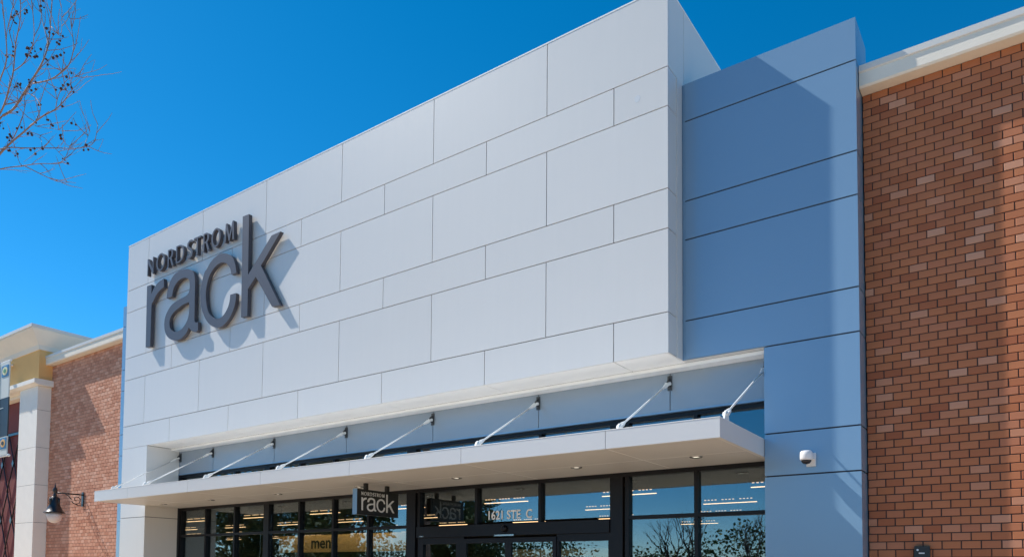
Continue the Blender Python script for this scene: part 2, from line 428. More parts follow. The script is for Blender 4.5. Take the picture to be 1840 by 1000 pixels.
# ------------------------------------------------------------------ inside the shop
def struct(name, mb, m_): return tag(mb.build(name, m_, loc=(0, 0, 0)), kind='structure')
struct('shop_floor', MB().box(-40, 3, 1.09, 22, G0-.1, G0+.002), M['infloor'])
struct('shop_ceiling', MB().box(-40, 3, 1.07, 22, 4.25, 4.35), M['inceil'])
struct('shop_back_wall', MB().box(-40, 3, 22.001, 22.2, G0, 4.25), M['inwall'])
struct('shop_side_wall', MB().box(3.001, 3.2, 1.09, 22, G0, 4.25), M['inwall'])
struct('shop_end_wall', MB().box(-40.2, -40.001, 1.09, 22, G0, 4.25), M['inwall'])
dept = thing('department_sign', (-12.6, 5.0, G0), 'tan wall panel with dark lettering inside the left shop windows', 'sign')
MB().box(-15.4, -9.85, 5.0, 5.12, 2.0, 2.52).build('wall_panel', M['intan'], dept)
lettering('lettering', "men's", dept, lambda u, v: (-13.83+u, 4.99, 2.12+v), .50, M['signblack'], bold=.01, width=1.2)
MB().box(-15.3, -9.95, 4.62, 4.66, 2.66, 2.69).build('added_fill_lamp', M['panel_fill'], dept)  # added hidden lamp, put in only to brighten the tan panel
MB().box(-15.35, -9.9, 4.56, 4.612, 2.60, 2.74).box(-15.35, -9.9, 4.6125, 4.70, 2.7, 2.74).build('fill_shield', M['darksteel'], dept)  # added screen that keeps the extra lamp out of view
d2 = thing('department_sign', (-6.5, 9.0, G0), 'tan wall panel with dark lettering seen through the entrance doors', 'sign')
MB().box(-9.3, -5.2, 9.0, 9.12, G0, 2.15).build('wall_panel', M['intan'], d2)
lettering('lettering', "men", d2, lambda u, v: (-7.2+u, 8.99, 1.75+v), .4, M['signblack'], bold=.01, width=.95)
def pendant(x, y, z, L, label):
    t = MB().box(x-L/2, x+L/2, y-.03, y+.03, z+.022, z+.06).build('pendant_light', M['darksteel'], loc=(x, y, z))
    tag(t, label, 'light', 'linear pendant lights inside the shop')
    MB().box(x-L/2, x+L/2, y-.028, y+.028, z+.009, z+.021).build('lamp_strip', M['strip'], t)
    mb = MB(); n = 15
    for i in range(n):
        if i % 5 == 4: continue
        xx = x-L/2+(i+.5)*L/n; mb.box(xx-.022, xx+.022, y-.02, y+.02, z+.105, z+.125)
    mb.build('spot_row', M['spot'], t)
    mb = MB()
    for s in (-.35, .35): mb.tube([(x+s*L, y, z+.06), (x+s*L, y, 4.25)], .006, 5)
    mb.build('hanger', M['darksteel'], t)
for y in (3.0, 6.4, 9.6, 13.0, 17.0):
    for k in range(11):
        x = 1.3-3.7*k-(1.4 if y in (6.4, 13.0) else 0)
        if x > 2.0 or x < -38: continue
        if y < 5.95 and -16.2 < x < -9 and y > 4: continue
        if y == 9.6 and abs(x+9.8) < .2: continue
        pendant(x, y, 3.32, 1.45, 'warm linear pendant light hanging under the dark shop ceiling')

# ------------------------------------------------------------------ entrance canopy
XC0, XC1, YC0, YC1, ZC0, ZC1 = XPL+.01, 1.198, -1.2515, .925, 3.0506, 3.3034
can = thing('entrance_canopy', (-6.5, .9, ZC0), 'long thin white canopy hung on diagonal rods above the shop entrance', 'canopy')
MB().box(XC0+.03, XC1-.03, YC0+.03, .86, ZC0+.02, ZC1-.02).build('core', M['backing'], can)
jx = [XC1] + [-0.35-GM*k for k in range(6)] + [XC0]
for k in range(len(jx)-1):
    a, b = jx[k+1]+(.004 if k < len(jx)-2 else 0), jx[k]-(.004 if k else 0)
    block('fascia_panel', can, a, b, YC0, YC0+.028, ZC0, ZC1-.006, M['canopy'])
    a2, b2 = max(a+.008, XC0+.06), min(b-.008, XC1-.06)
    if k: block('joint_trim', can, b-.006, b+.014, YC0+.0725, .857, ZC0+.002, ZC0+.017, M['trim'])
    block('soffit_panel', can, a2, b2, YC0+.075, -.088, ZC0+.004, ZC0+.018, M['soffit'])
    block('joint_trim', can, a2, b2, -.0875, -.0765, ZC0+.0025, ZC0+.017, M['trim'])
    block('soffit_panel', can, a2, b2, -.076, .857, ZC0+.004, ZC0+.018, M['soffit'])
    block('top_sheet', can, a, b, YC0+.021, .868, ZC1-.005, ZC1, M['trim'])
MB().prism([[(YC0-.004, ZC1-.0055), (YC0-.004, ZC1-.012+.0065), (YC0+.0205, ZC1+.004), (YC0+.0205, ZC1-.0055)]], lambda u, v, w: (w, u, v), XC0, XC1).build('edge_flashing', M['trim'], can)
for x0, x1 in ((XC1-.028, XC1), (XC0, XC0+.028)):
    block('end_panel', can, x0, x1, YC0+.0285, .868, ZC0, ZC1-.006, M['canopy'])
block('edge_trim', can, XC0+.0285, XC1-.0285, YC0+.0285, YC0+.070, ZC0-.001, ZC0+.018, M['canopy'])
for x0, x1 in ((XC1-.0575, XC1-.0285), (XC0+.0285, XC0+.0575)):
    block('edge_trim', can, x0, x1, YC0+.0705, .86, ZC0-.001, ZC0+.018, M['canopy'])
block('wall_flashing', can, XC0, XC1, .869, .928, ZC0+.002, ZC1, M['soffit'])
for x in (.403, -1.536, -3.95, -6.40, -8.885, -11.363, -13.40):
    ring = MB().lathe([(.055, .0), (.066, -.009), (.085, -.010), (.092, -.004), (.092, .003), (.055, .003)], (x, .02, ZC0), 20).build('downlight', M['chrome'], can, smooth=True)
    MB().lathe([(.002, .0), (.052, .0), (.052, .003), (.002, .003)], (x, .02, ZC0), 16).build('lens', M['down'], ring)
def rod(x):
    b = Vector((x, -.83, ZC1+.115)); t = Vector((x, .80, 4.36)); d = (t-b).normalized()
    t_ = MB().tube([b+d*.10, t-d*.17], .0135, 10).build('tie_rod', M['steel'], can, smooth=True)
    # lower shoe: base plate, upstanding lug, clevis fork and pin
    lo = MB().box(x-.05, x+.05, -.96, -.70, ZC1+.001, ZC1+.014)
    lo.prism([[(-.93, ZC1+.014), (-.74, ZC1+.014), (-.78, ZC1+.13), (-.81, ZC1+.155), (-.85, ZC1+.155), (-.88, ZC1+.13)]], lambda u, v, w: (x+w, u, v), -.012, .012)
    lo.tube([b-Vector((.04, 0, 0)), b+Vector((.04, 0, 0))], .024, 10)
    for s in (-1, 1): lo.tube([b+Vector((s*.026, 0, 0))-d*.03, b+Vector((s*.026, 0, 0))+d*.08], .018, 8)
    lo.tube([b+d*.07, b+d*.16], [.036, .02], 10)
    lo.build('clevis', M['steel'], t_, smooth=False)
    hi = MB()
    for s in (-1, 1): hi.tube([t+Vector((s*.026, 0, 0))+d*.03, t+Vector((s*.026, 0, 0))-d*.09], .018, 8)
    hi.tube([t-Vector((.045, 0, 0)), t+Vector((.045, 0, 0))], .026, 10)
    hi.tube([t-d*.08, t-d*.24], [.036, .016], 10)
    hi.build('clevis', M['steel'], t_)
    br = MB().box(x-.035 if x < 1 else x-.03, x+.035 if x < 1 else x+.03, .862, .879, 4.27, 4.50)
    br.prism([[(.862, 4.30), (.862, 4.47), (.80, 4.42), (.775, 4.385), (.80, 4.35)]], lambda u, v, w: (x+w, u, v), -.012, .012)
    br.build('wall_bracket', M['darksteel'], can)
for x in [1.13] + [-0.352-GM*k for k in range(6)] + [-14.15]: rod(x)

# ------------------------------------------------------------------ brick walls
def brick_wall(name, label, x0, x1, z0, z1, yf, single, many, mortar, own_filter, bl=.2105, bh=.1035, jt=.012, order=None):
    t = thing(name, ((x0+x1)/2, yf+.1, z0), label, 'wall')
    MB().box(x0, x1, yf+.009, yf+.25, z0, z1).build('mortar_bed', mortar, t)
    hb = (bl-jt)/2, (bh-jt)/2
    cells = []
    nrow = int((z1-z0)/bh+.5)
    for r_ in range(nrow):
        zt = z1-bh*r_; zb = zt-bh
        if zb < z0-.001: break
        off = 0 if r_ % 2 else bl/2
        x = x0-off
        while x < x1-.02:
            a, b = max(x+jt/2, x0), min(x+bl-jt/2, x1)
            if b-a > .03: cells.append((a, b, zb+jt/2, zt-jt/2))
            x += bl
    full = [c for c in cells if c[1]-c[0] > bl-jt-.002 and own_filter(c)]
    full.sort(key=order)
    own = set(full[:300])
    def brick_geo(mb, a, b, zb, zt, y0, y1):
        c = .004                                              # softened front edges
        k = len(mb.v)
        mb._add([(a,y0+c,zb),(b,y0+c,zb),(b,y0+c,zt),(a,y0+c,zt),(a+c,y0,zb+c),(b-c,y0,zb+c),(b-c,y0,zt-c),(a+c,y0,zt-c),(a,y1,zb),(b,y1,zb),(b,y1,zt),(a,y1,zt)],
                [(4,5,6,7),(0,1,5,4),(1,2,6,5),(2,3,7,6),(3,0,4,7),(8,9,1,0),(9,10,2,1),(10,11,3,2),(11,8,0,3)])
    meshes = []
    for v_ in range(4):
        mb = MB(); j = random.uniform(-.0015, .0015)
        brick_geo(mb, -hb[0]+abs(j), hb[0]-abs(j), -hb[1]+j/2, hb[1]-abs(j)/2, -.006, .012)
        me = bpy.data.meshes.new('brick'); me.from_pydata(mb.v, [], mb.f); me.materials.append(single); me.update(); meshes.append(me)
    for c in sorted(own):
        o = put('brick', random.choice(meshes), ((c[0]+c[1])/2, yf+.004+random.uniform(-.002, .002), (c[2]+c[3])/2), t)
    mb = MB(); tn = []
    for c in cells:
        if c in own: continue
        dy = random.uniform(-.002, .002)
        brick_geo(mb, c[0], c[1], c[2], c[3], yf-.002+dy, yf+.012)
        tn += [random.random()]*9
    o = mb.build('bricks', many, t, tones=tn); tag(o, kind='stuff')
    return t
brick_wall('brick_wall', 'orange brown brick wall beside the silver pier on the right', XPR+.012, 6.6, G0, 7.96, .906, M['brick'], M['brickj'], M['mortar'],
           lambda c: c[1] < 4.3 and c[2] > 1.7, order=lambda c: (c[0]-4.2489)**2+(1+9.84)**2+(c[2]-1.4)**2)
brick_wall('brick_wall', 'sunlit pale brick wall between the stone pillar and the silver wing', -22.235, -16.685, G0, 8.13, 1.0, M['brickl'], M['bricklj'], M['mortarl'],
           lambda c: c[2] > 1.7 and c[0] > -21.6, order=lambda c: (c[0]-4.2489)**2+(c[2]-1.4)**2)

def cornice(name, label, x0, x1, zb, yo):
    t = thing(name, ((x0+x1)/2, 1.0, zb), label, 'cornice')
    def pr(pts, nm, m_): MB().prism([pts], lambda u, v, w: (w, u+yo, zb+v), x0, x1).build(nm, m_, t)
    pr([(1.24, .0), (.998, .0), (.805, -.006), (.785, .02), (.783, .20), (1.24, .20)], 'moulding', M['stucco'])
    pr([(1.24, .2005), (.778, .2005), (.766, .212), (.763, .292), (1.24, .305)], 'coping', M['coping'])
    return t
cornice('cornice', 'cream stucco cornice with metal coping above the right brick wall', XPR+.008, 6.6, 7.96, -.094)
cornice('cornice', 'cream stucco cornice with metal coping above the left brick wall', -22.196, -16.685, 8.13, 0)
# ------------------------------------------------------------------ roof bodies behind
struct('store_roof', MB().box(-22.1, 6.6, 1.26, 24, 7.6, 7.75), M['coping'])

# ------------------------------------------------------------------ neighbouring shop on the far left
nb = thing('neighbour_shop', (-24, 2.0, G0), 'neighbouring shop corner with tan wall, flared cream crown and pale stone pillar', 'store')
pil = MB().box(-23.585, -22.257, .62, 2.0, G0, 7.40).build('pillar', M['backing'], nb)
zs_ = [7.42, 6.63, 5.40, 4.17, 2.94, 1.71, .48, G0]
for i in range(len(zs_)-1):
    block('stone_panel', pil, -23.60, -22.242, .60, 1.9, zs_[i+1]+.005, zs_[i]-.005, M['stone'])
MB().prism([[(.50, 7.44), (.42, 7.47), (.42, 7.60), (.60, 7.615), (2.2, 7.615), (2.2, 7.42), (.56, 7.42)]], lambda u, v, w: (w, u, v), -36, -22.07).build('ledge', M['stone'], nb)
MB().box(-36, -22.20, .59, 6, 7.616, 8.66).build('upper_wall', M['tan'], nb)
# flared crown that turns the corner
prof = [(0, 8.60), (0.02, 8.66), (.04, 8.74), (.36, 9.16), (.36, 9.20)]
mb = MB(); ring = []
for o_, z in prof: ring.append([(-36, .57-o_, z), (-22.18+o_*.9, .57-o_, z), (-22.18+o_*.9, 7.0, z)])
for i in range(len(prof)-1):
    for s in range(2):
        mb._add([ring[i][s], ring[i][s+1], ring[i+1][s+1], ring[i+1][s]], [(0, 1, 2, 3)])
mb._add([ring[-1][0], ring[-1][1], ring[-1][2], (-36, 7.0, 9.20)], [(0, 1, 2, 3)])
mb._add([ring[0][0], ring[0][1], ring[0][2], (-36, 7.0, 8.60)], [(3, 2, 1, 0)])
crown = mb.build('crown', M['stucco'], nb)
mb = MB()
mb.box(-36, -21.835, .185, .30, 9.203, 9.30); mb.box(-21.95, -21.835, .301, 7.0, 9.203, 9.30)
mb.build('coping', M['coping'], crown)
MB().box(-36, -23.601, 1.05, 1.3, G0, 7.30).build('red_wall', M['red'], nb)
MB().box(-36, -23.601, .80, 1.30, 7.301, 7.419).build('lintel', M['stucco'], nb)
lat = MB().box(-36, -23.601, .985, 1.01, 6.12, 6.20).build('trellis', M['iron'], nb)
def bar(p, q):
    MB().tube([p, q], .022, 6).build('bar', M['iron'], lat)
for k in range(6):
    x = -23.6-.9*k
    for j in range(3):
        zt = 6.12-2.0*j
        bar((x, 1.0, zt), (x-.9, .975, zt-2.0)); bar((x-.9, .99, zt), (x, 1.015, zt-2.0))
        MB().prism([[(-.09, 0), (0, -.14), (.09, 0), (0, .14)]], lambda u, v, w: (x-.45+u, w, zt-1.0+v), .95, .965).build('boss', M['iron'], lat)
sc = thing('security_camera', (-24.26, .59, 8.36), 'small dark dome camera on the tan wall at the far left', 'camera')
MB().lathe([(.03, 0), (.03, -.22), (.05, -.25), (.05, -.29)], (-24.26, .589, 8.40), 12, 'y').build('arm', M['camwhite'], sc)
MB().lathe([(.12, .05), (.125, 0), (.10, -.07), (.06, -.11), (.005, -.125)], (-24.26, .32, 8.36), 18).build('dome', M['camlens'], sc, smooth=True)

# ------------------------------------------------------------------ wall lantern on the left brick wall
lx, ly = -19.75, .19
lan = thing('wall_lantern', (lx, .99, 3.5), 'black iron wall lantern with a frosted globe on a scrolled arm', 'lamp')
MB().box(lx-.06, lx+.06, .965, .992, 3.36, 3.80).build('back_plate', M['iron'], lan)
MB().tube([(lx, .98, 3.72), (lx, ly, 3.72)], .022, 10).build('arm', M['iron'], lan, smooth=True)
sp = []
for k in range(40):
    a = k/39*2.6*math.pi; r_ = .16*(1-k/46)
    sp.append((lx, .80+r_*math.cos(a+math.pi), 3.56+r_*math.sin(a+math.pi)))
MB().tube([(lx, .97, 3.42), (lx, .86, 3.38), (lx, .72, 3.44)] + sp[2:], .013, 6).tube([(lx, .66, 3.55), (lx, .56, 3.66), (lx, .48, 3.70)], .012, 6).build('scroll', M['iron'], lan, smooth=True)
MB().lathe([(.004, .36), (.012, .30), (.022, .27), (.018, .23), (.05, .19), (.068, .13), (.05, .08), (.03, .04), (.05, 0), (.05, -.06), (.03, -.08)], (lx, ly, 3.66), 16).build('finial', M['iron'], lan, smooth=True)
MB().lathe([(.05, 3.60), (.115, 3.58), (.12, 3.42), (.135, 3.40), (.13, 3.37), (.18, 3.27), (.235, 3.15), (.285, 3.125), (.29, 3.10), (.20, 3.10)], (lx, ly, 0), 26).build('hood', M['iron'], lan, smooth=True)
for a in (.6, 2.7, 4.8): MB().lathe([(.03, 3.34), (.035, 3.52), (.02, 3.555), (.004, 3.56)], (lx+.125*math.cos(a), ly+.125*math.sin(a), 0), 10).build('vent_lug', M['iron'], lan, smooth=True)
MB().lathe([(.19, 3.10), (.205, 3.04), (.195, 2.96), (.16, 2.88), (.11, 2.83), (.05, 2.805), (.003, 2.80)], (lx, ly, 0), 24).build('globe', M['globe'], lan, smooth=True)

# ------------------------------------------------------------------ white security camera on the silver pier
wc = thing('security_camera', (1.80, YP, 2.96), 'white dome security camera mounted on the silver pier', 'camera')
MB().box(1.765, 1.885, YP-.03, YP-.001, 2.865, 3.045).build('mount_plate', M['camwhite'], wc)
MB().box(1.775, 1.875, YP-.12, YP-.0305, 2.95, 3.03).build('arm', M['camwhite'], wc)
MB().lathe([(.045, .085), (.066, .08), (.077, .066), (.08, .03), (.08, -.025), (.074, -.04), (.055, -.045)], (1.795, YP-.15, 2.975), 24).build('housing', M['camwhite'], wc, smooth=True)
MB().lathe([(.068, -.042), (.062, -.062), (.042, -.085), (.004, -.096)], (1.795, YP-.15, 2.975), 20).build('dome_lens', M['camlens'], wc, smooth=True)

# ------------------------------------------------------------------ black box on the right brick wall
kb = thing('wall_box', (3.07, .99, 1.6), 'small black box with a pale light on the right brick wall', 'box')
MB().box(2.992, 3.166, .84, .898, 1.50, 1.787).build('casing', M['signblack'], kb)
MB().lathe([(.013, -.004), (.013, .004)], (3.03, .839, 1.74), 10, 'y').build('indicator', M['signwhite'], kb)
MB().box(3.043, 3.108, .834, .8395, 1.69, 1.706).build('caption_strip', M['signwhite'], kb)

# ------------------------------------------------------------------ lettering
GLYPHS = {
    'r': [[(-2.233,1.698,1),(-2.019,1.692,1),(-2.009,1.447,1),(-1.923,1.543,0),(-1.787,1.636,0),(-1.622,1.691,0),(-1.437,1.714,1),(-1.421,1.494,1),(-1.562,1.468,0),(-1.701,1.411,0),(-1.822,1.328,0),(-1.918,1.228,0),(-1.979,1.177,0),(-1.989,0.971,1),(-1.991,0.086,1),(-2.211,0.1,1)]],
    'a': [[(-1.28,1.176,1),(-1.248,1.375,0),(-1.152,1.556,0),(-0.988,1.693,0),(-0.782,1.745,0),(-0.546,1.74,0),(-0.311,1.687,0),(-0.144,1.596,0),(-0.067,1.485,0),(-0.034,1.314,1),(-0.019,0.39,1),(0.002,0.338,0),(0.05,0.31,0),(0.138,0.306,1),(0.148,0.111,1),(0.071,0.082,0),(-0.033,0.102,0),(-0.149,0.156,0),(-0.249,0.25,1),(-0.367,0.12,0),(-0.557,0.043,0),(-0.752,0.027,0),(-0.973,0.074,0),(-1.17,0.178,0),(-1.3,0.326,0),(-1.352,0.493,0),(-1.34,0.66,0),(-1.264,0.791,0),(-1.138,0.906,0),(-1.01,0.97,0),(-0.784,1.019,0),(-0.51,1.042,0),(-0.367,1.066,0),(-0.287,1.12,0),(-0.259,1.245,0),(-0.281,1.381,0),(-0.368,1.476,0),(-0.535,1.527,0),(-0.73,1.514,0),(-0.885,1.446,0),(-0.989,1.329,0),(-1.037,1.174,1)],
          [(-0.267,0.875,1),(-0.414,0.868,0),(-0.579,0.855,0),(-0.734,0.812,0),(-0.909,0.765,0),(-1.055,0.677,0),(-1.112,0.57,0),(-1.106,0.457,0),(-1.044,0.351,0),(-0.913,0.274,0),(-0.734,0.245,0),(-0.549,0.276,0),(-0.389,0.37,0),(-0.29,0.498,0),(-0.256,0.666,0)]],
    'c': [[(1.434,1.151,1),(1.625,1.146,1),(1.612,1.209,0),(1.568,1.366,0),(1.482,1.526,0),(1.357,1.623,0),(1.186,1.703,0),(0.974,1.745,0),(0.762,1.715,0),(0.577,1.629,0),(0.446,1.513,0),(0.361,1.458,0),(0.27,1.272,0),(0.218,1.074,0),(0.214,0.874,0),(0.267,0.629,0),(0.389,0.396,0),(0.562,0.203,0),(0.756,0.078,0),(0.945,0.019,0),(1.129,0.018,0),(1.308,0.09,0),(1.457,0.202,0),(1.572,0.361,0),(1.626,0.518,0),(1.632,0.679,1),(1.41,0.688,1),(1.391,0.537,0),(1.32,0.397,0),(1.196,0.282,0),(1.041,0.227,0),(0.882,0.238,0),(0.719,0.311,0),(0.578,0.438,0),(0.488,0.615,0),(0.437,0.834,0),(0.441,1.025,0),(0.501,1.22,0),(0.603,1.369,0),(0.746,1.466,0),(0.786,1.486,0),(0.91,1.52,0),(1.063,1.519,0),(1.222,1.462,0),(1.33,1.361,0),(1.39,1.29,0)]],
    'k': [[(1.815,2.393,1),(2.048,2.386,1),(2.067,0.998,1),(2.881,1.678,1),(3.19,1.684,1),(2.528,1.098,1),(3.224,0.076,1),(2.95,0.095,1),(2.35,0.89,1),(2.075,0.678,1),(2.075,0.066,1),(1.845,0.08,1)]],
}

def ell(cx, cy, rx, ry, n=28): return [(cx+rx*math.cos(2*math.pi*i/n), cy+ry*math.sin(2*math.pi*i/n)) for i in range(n)]
def cap_letter(ch, x0, x1, h):
    w = x1-x0; t = .052; s = lambda pts: [[(x0+a, b) for a, b in c] for c in pts]
    if ch == 'N': return s([[(0,0),(t*.8,0),(t*.8,h*.70),(w-t*.7,0),(w,0),(w,h),(w-t*.8,h),(w-t*.8,h*.32),(t*.9,h),(0,h)]])
    if ch == 'O': return s([ell(w/2, h/2, w/2, h/2*1.03), ell(w/2, h/2, w/2-t*1.15, h/2-t*.62)])
    if ch == 'R': return s([smooth_loop([(0,0,1),(t,0,1),(t,.45*h,1),(.40*w,.45*h,1),(w-t*1.25,0,1),(w+.01,0,1),(.66*w,.47*h,1),(.86*w,.56*h,0),(.93*w,.74*h,0),(.84*w,.92*h,0),(.5*w,h,1),(0,h,1)]),
                             smooth_loop([(t,.53*h,1),(.44*w,.53*h,1),(.63*w,.62*h,0),(.66*w,.75*h,0),(.6*w,.87*h,0),(.44*w,.92*h,1),(t,.92*h,1)])])
    if ch == 'D': return s([smooth_loop([(0,0,1),(.42*w,0,1),(.8*w,.1*h,0),(w,.36*h,0),(w,.64*h,0),(.8*w,.9*h,0),(.42*w,h,1),(0,h,1)]),
                             smooth_loop([(t,.08*h,1),(.42*w,.08*h,1),(.70*w,.18*h,0),(w-t*1.1,.38*h,0),(w-t*1.1,.62*h,0),(.70*w,.82*h,0),(.42*w,.92*h,1),(t,.92*h,1)])])
    if ch == 'T': return s([[(w/2-t*.55,0),(w/2+t*.55,0),(w/2+t*.5,h*.91),(w,h*.89),(w,h),(0,h),(0,h*.89),(w/2-t*.5,h*.91)]])
    if ch == 'M': return s([[(0,0),(.12*w,0),(.19*w,.66*h),(.44*w,.02*h),(.54*w,.02*h),(.80*w,.66*h),(.84*w,0),(w,0),(.93*w,h),(.80*w,h),(.505*w,.30*h),(.22*w,h),(.09*w,h)]])
    if ch == 'S':
        cl = [(.93,.86),(.72,.955),(.42,.95),(.17,.83),(.15,.67),(.38,.54),(.68,.43),(.87,.28),(.80,.11),(.52,.035),(.22,.055),(.03,.15)]
        pts = [Vector((a*w, b*h)) for a, b in cl]; L = []; Rr = []
        for i, p in enumerate(pts):
            d = (pts[min(i+1, len(pts)-1)]-pts[max(i-1, 0)]).normalized(); nn = Vector((-d.y, d.x))
            th = t*(.38+.30*math.sin(math.pi*i/(len(pts)-1)))
            L.append(p+nn*th); Rr.append(p-nn*th)
        return s([[tuple(p) for p in L]+[tuple(p) for p in reversed(Rr)]])
CAPS = [('N',-2.243,-1.95),('O',-1.818,-1.411),('R',-1.285,-1.03),('D',-.909,-.554),('S',-.432,-.171),('T',-.138,.159),('R',.263,.515),('O',.601,.970),('M',1.135,1.496)]
def logo(parent, fn, d0, d1, material, smooth_=False):
    for n in 'rack':
        cs = [smooth_loop(c) for c in GLYPHS[n]]
        MB().prism(cs, fn, d0, d1).build('letter', material, parent)
    for ch, a, b in CAPS:
        cs = cap_letter(ch, a, b, .435)
        MB().prism([[(u, v+1.965) for u, v in c] for c in cs], fn, d0, d1).build('letter', material, parent)
sg = thing('wall_sign', (-11.5, 0, 7.0), 'big dark grey raised letters fixed to the left of the white panelled front', 'sign')
logo(sg, lambda u, v, w: (u-12, w, v+7), -.12, -.032, M['letter'])
pins = MB()
for u, v in ((-2.13,.3),(-2.13,1.5),(-.02,.5),(-.02,1.3),(.35,.9),(1.9,.4),(1.9,2.2),(2.95,.3),(2.95,1.5),(-1.75,2.0),(-.87,2.1),(.02,2.1),(1.2,2.05)):
    pins.tube([(u-12, -.034, v+7), (u-12, -.001, v+7)], .008, 6)
pins.build('fixing_pin', M['steel'], sg)

bs = thing('hanging_sign', (-5.9, 0, 2.46), 'black double sided blade sign with white letters hanging under the canopy', 'sign')
MB().box(-5.955, -5.845, -.535, .535, 2.462, 2.932).build('sign_box', M['signblack'], bs)
MB().box(-5.957, -5.843, -.542, -.5355, 2.460, 2.934).build('end_cap', M['silver'], bs)
for y in (-.27, .28):
    MB().box(-5.93, -5.87, y-.035, y+.035, 2.9325, ZC0+.003).build('hanger_post', M['signblack'], bs)
logo(bs, lambda u, v, w: (w, -.08+u*.1567, 2.528+v*.1494), -5.838, -5.8449, M['signwhite'])

# ------------------------------------------------------------------ banner on a lamp column at the far left
bn = thing('banner_sign', (-12.25, -4.0, G0), 'pale and black banner with round emblems at the far left edge', 'sign')
MB().tube([(-12.32, -4.0, G0), (-12.32, -4.0, 5.44)], [.075, .055], 14).build('post', M['darksteel'], bn, smooth=True)
def bz(n, x0, x1, z0, z1, m_, y=-4.02, th=.02): return MB().box(x0, x1, y, y+th, z0, z1).build(n, M[m_], bn)
b1 = bz('banner_sheet', -12.42, -11.815, 4.72, 5.42, 'paper'); b2 = bz('banner_sheet', -12.42, -11.80, 3.96, 4.718, 'banner'); b3 = bz('banner_sheet', -12.42, -11.80, 3.60, 3.958, 'paper')
def emblem(par, cx, cz, w, h, inner, core):
    MB().box(cx-w/2, cx+w/2, -4.027, -4.0205, cz-h/2, cz+h/2).build('emblem_square', M['blue'], par)
    MB().prism([ell(cx, cz, w*.38, h*.37, 20)], lambda u, v, k: (u, k, v), -4.033, -4.0275).build('emblem_disc', M[inner], par)
    MB().prism([ell(cx, cz, w*.20, h*.18, 12)], lambda u, v, k: (u, k, v), -4.038, -4.0335).build('emblem_core', M[core], par)
emblem(b1, -11.99, 5.245, .30, .22, 'cream', 'green'); emblem(b3, -11.96, 3.83, .28, .215, 'orange', 'banner')
MB().box(-12.42, -12.02, -4.026, -4.0205, 4.52, 4.535).build('print_line', M['paper'], b2)
MB().tube([(-12.32, -4.0, 3.585), (-11.76, -4.0, 3.585)], .018, 8).tube([(-12.32, -4.0, 5.435), (-11.80, -4.0, 5.435)], .018, 8).build('banner_arm', M['steel'], bn)
MB().lathe([(.004, .03), (.028, .015), (.028, -.015), (.004, -.03)], (-11.75, -4.0, 3.585), 10, 'x').build('arm_knob', M['steel'], bn, smooth=True)


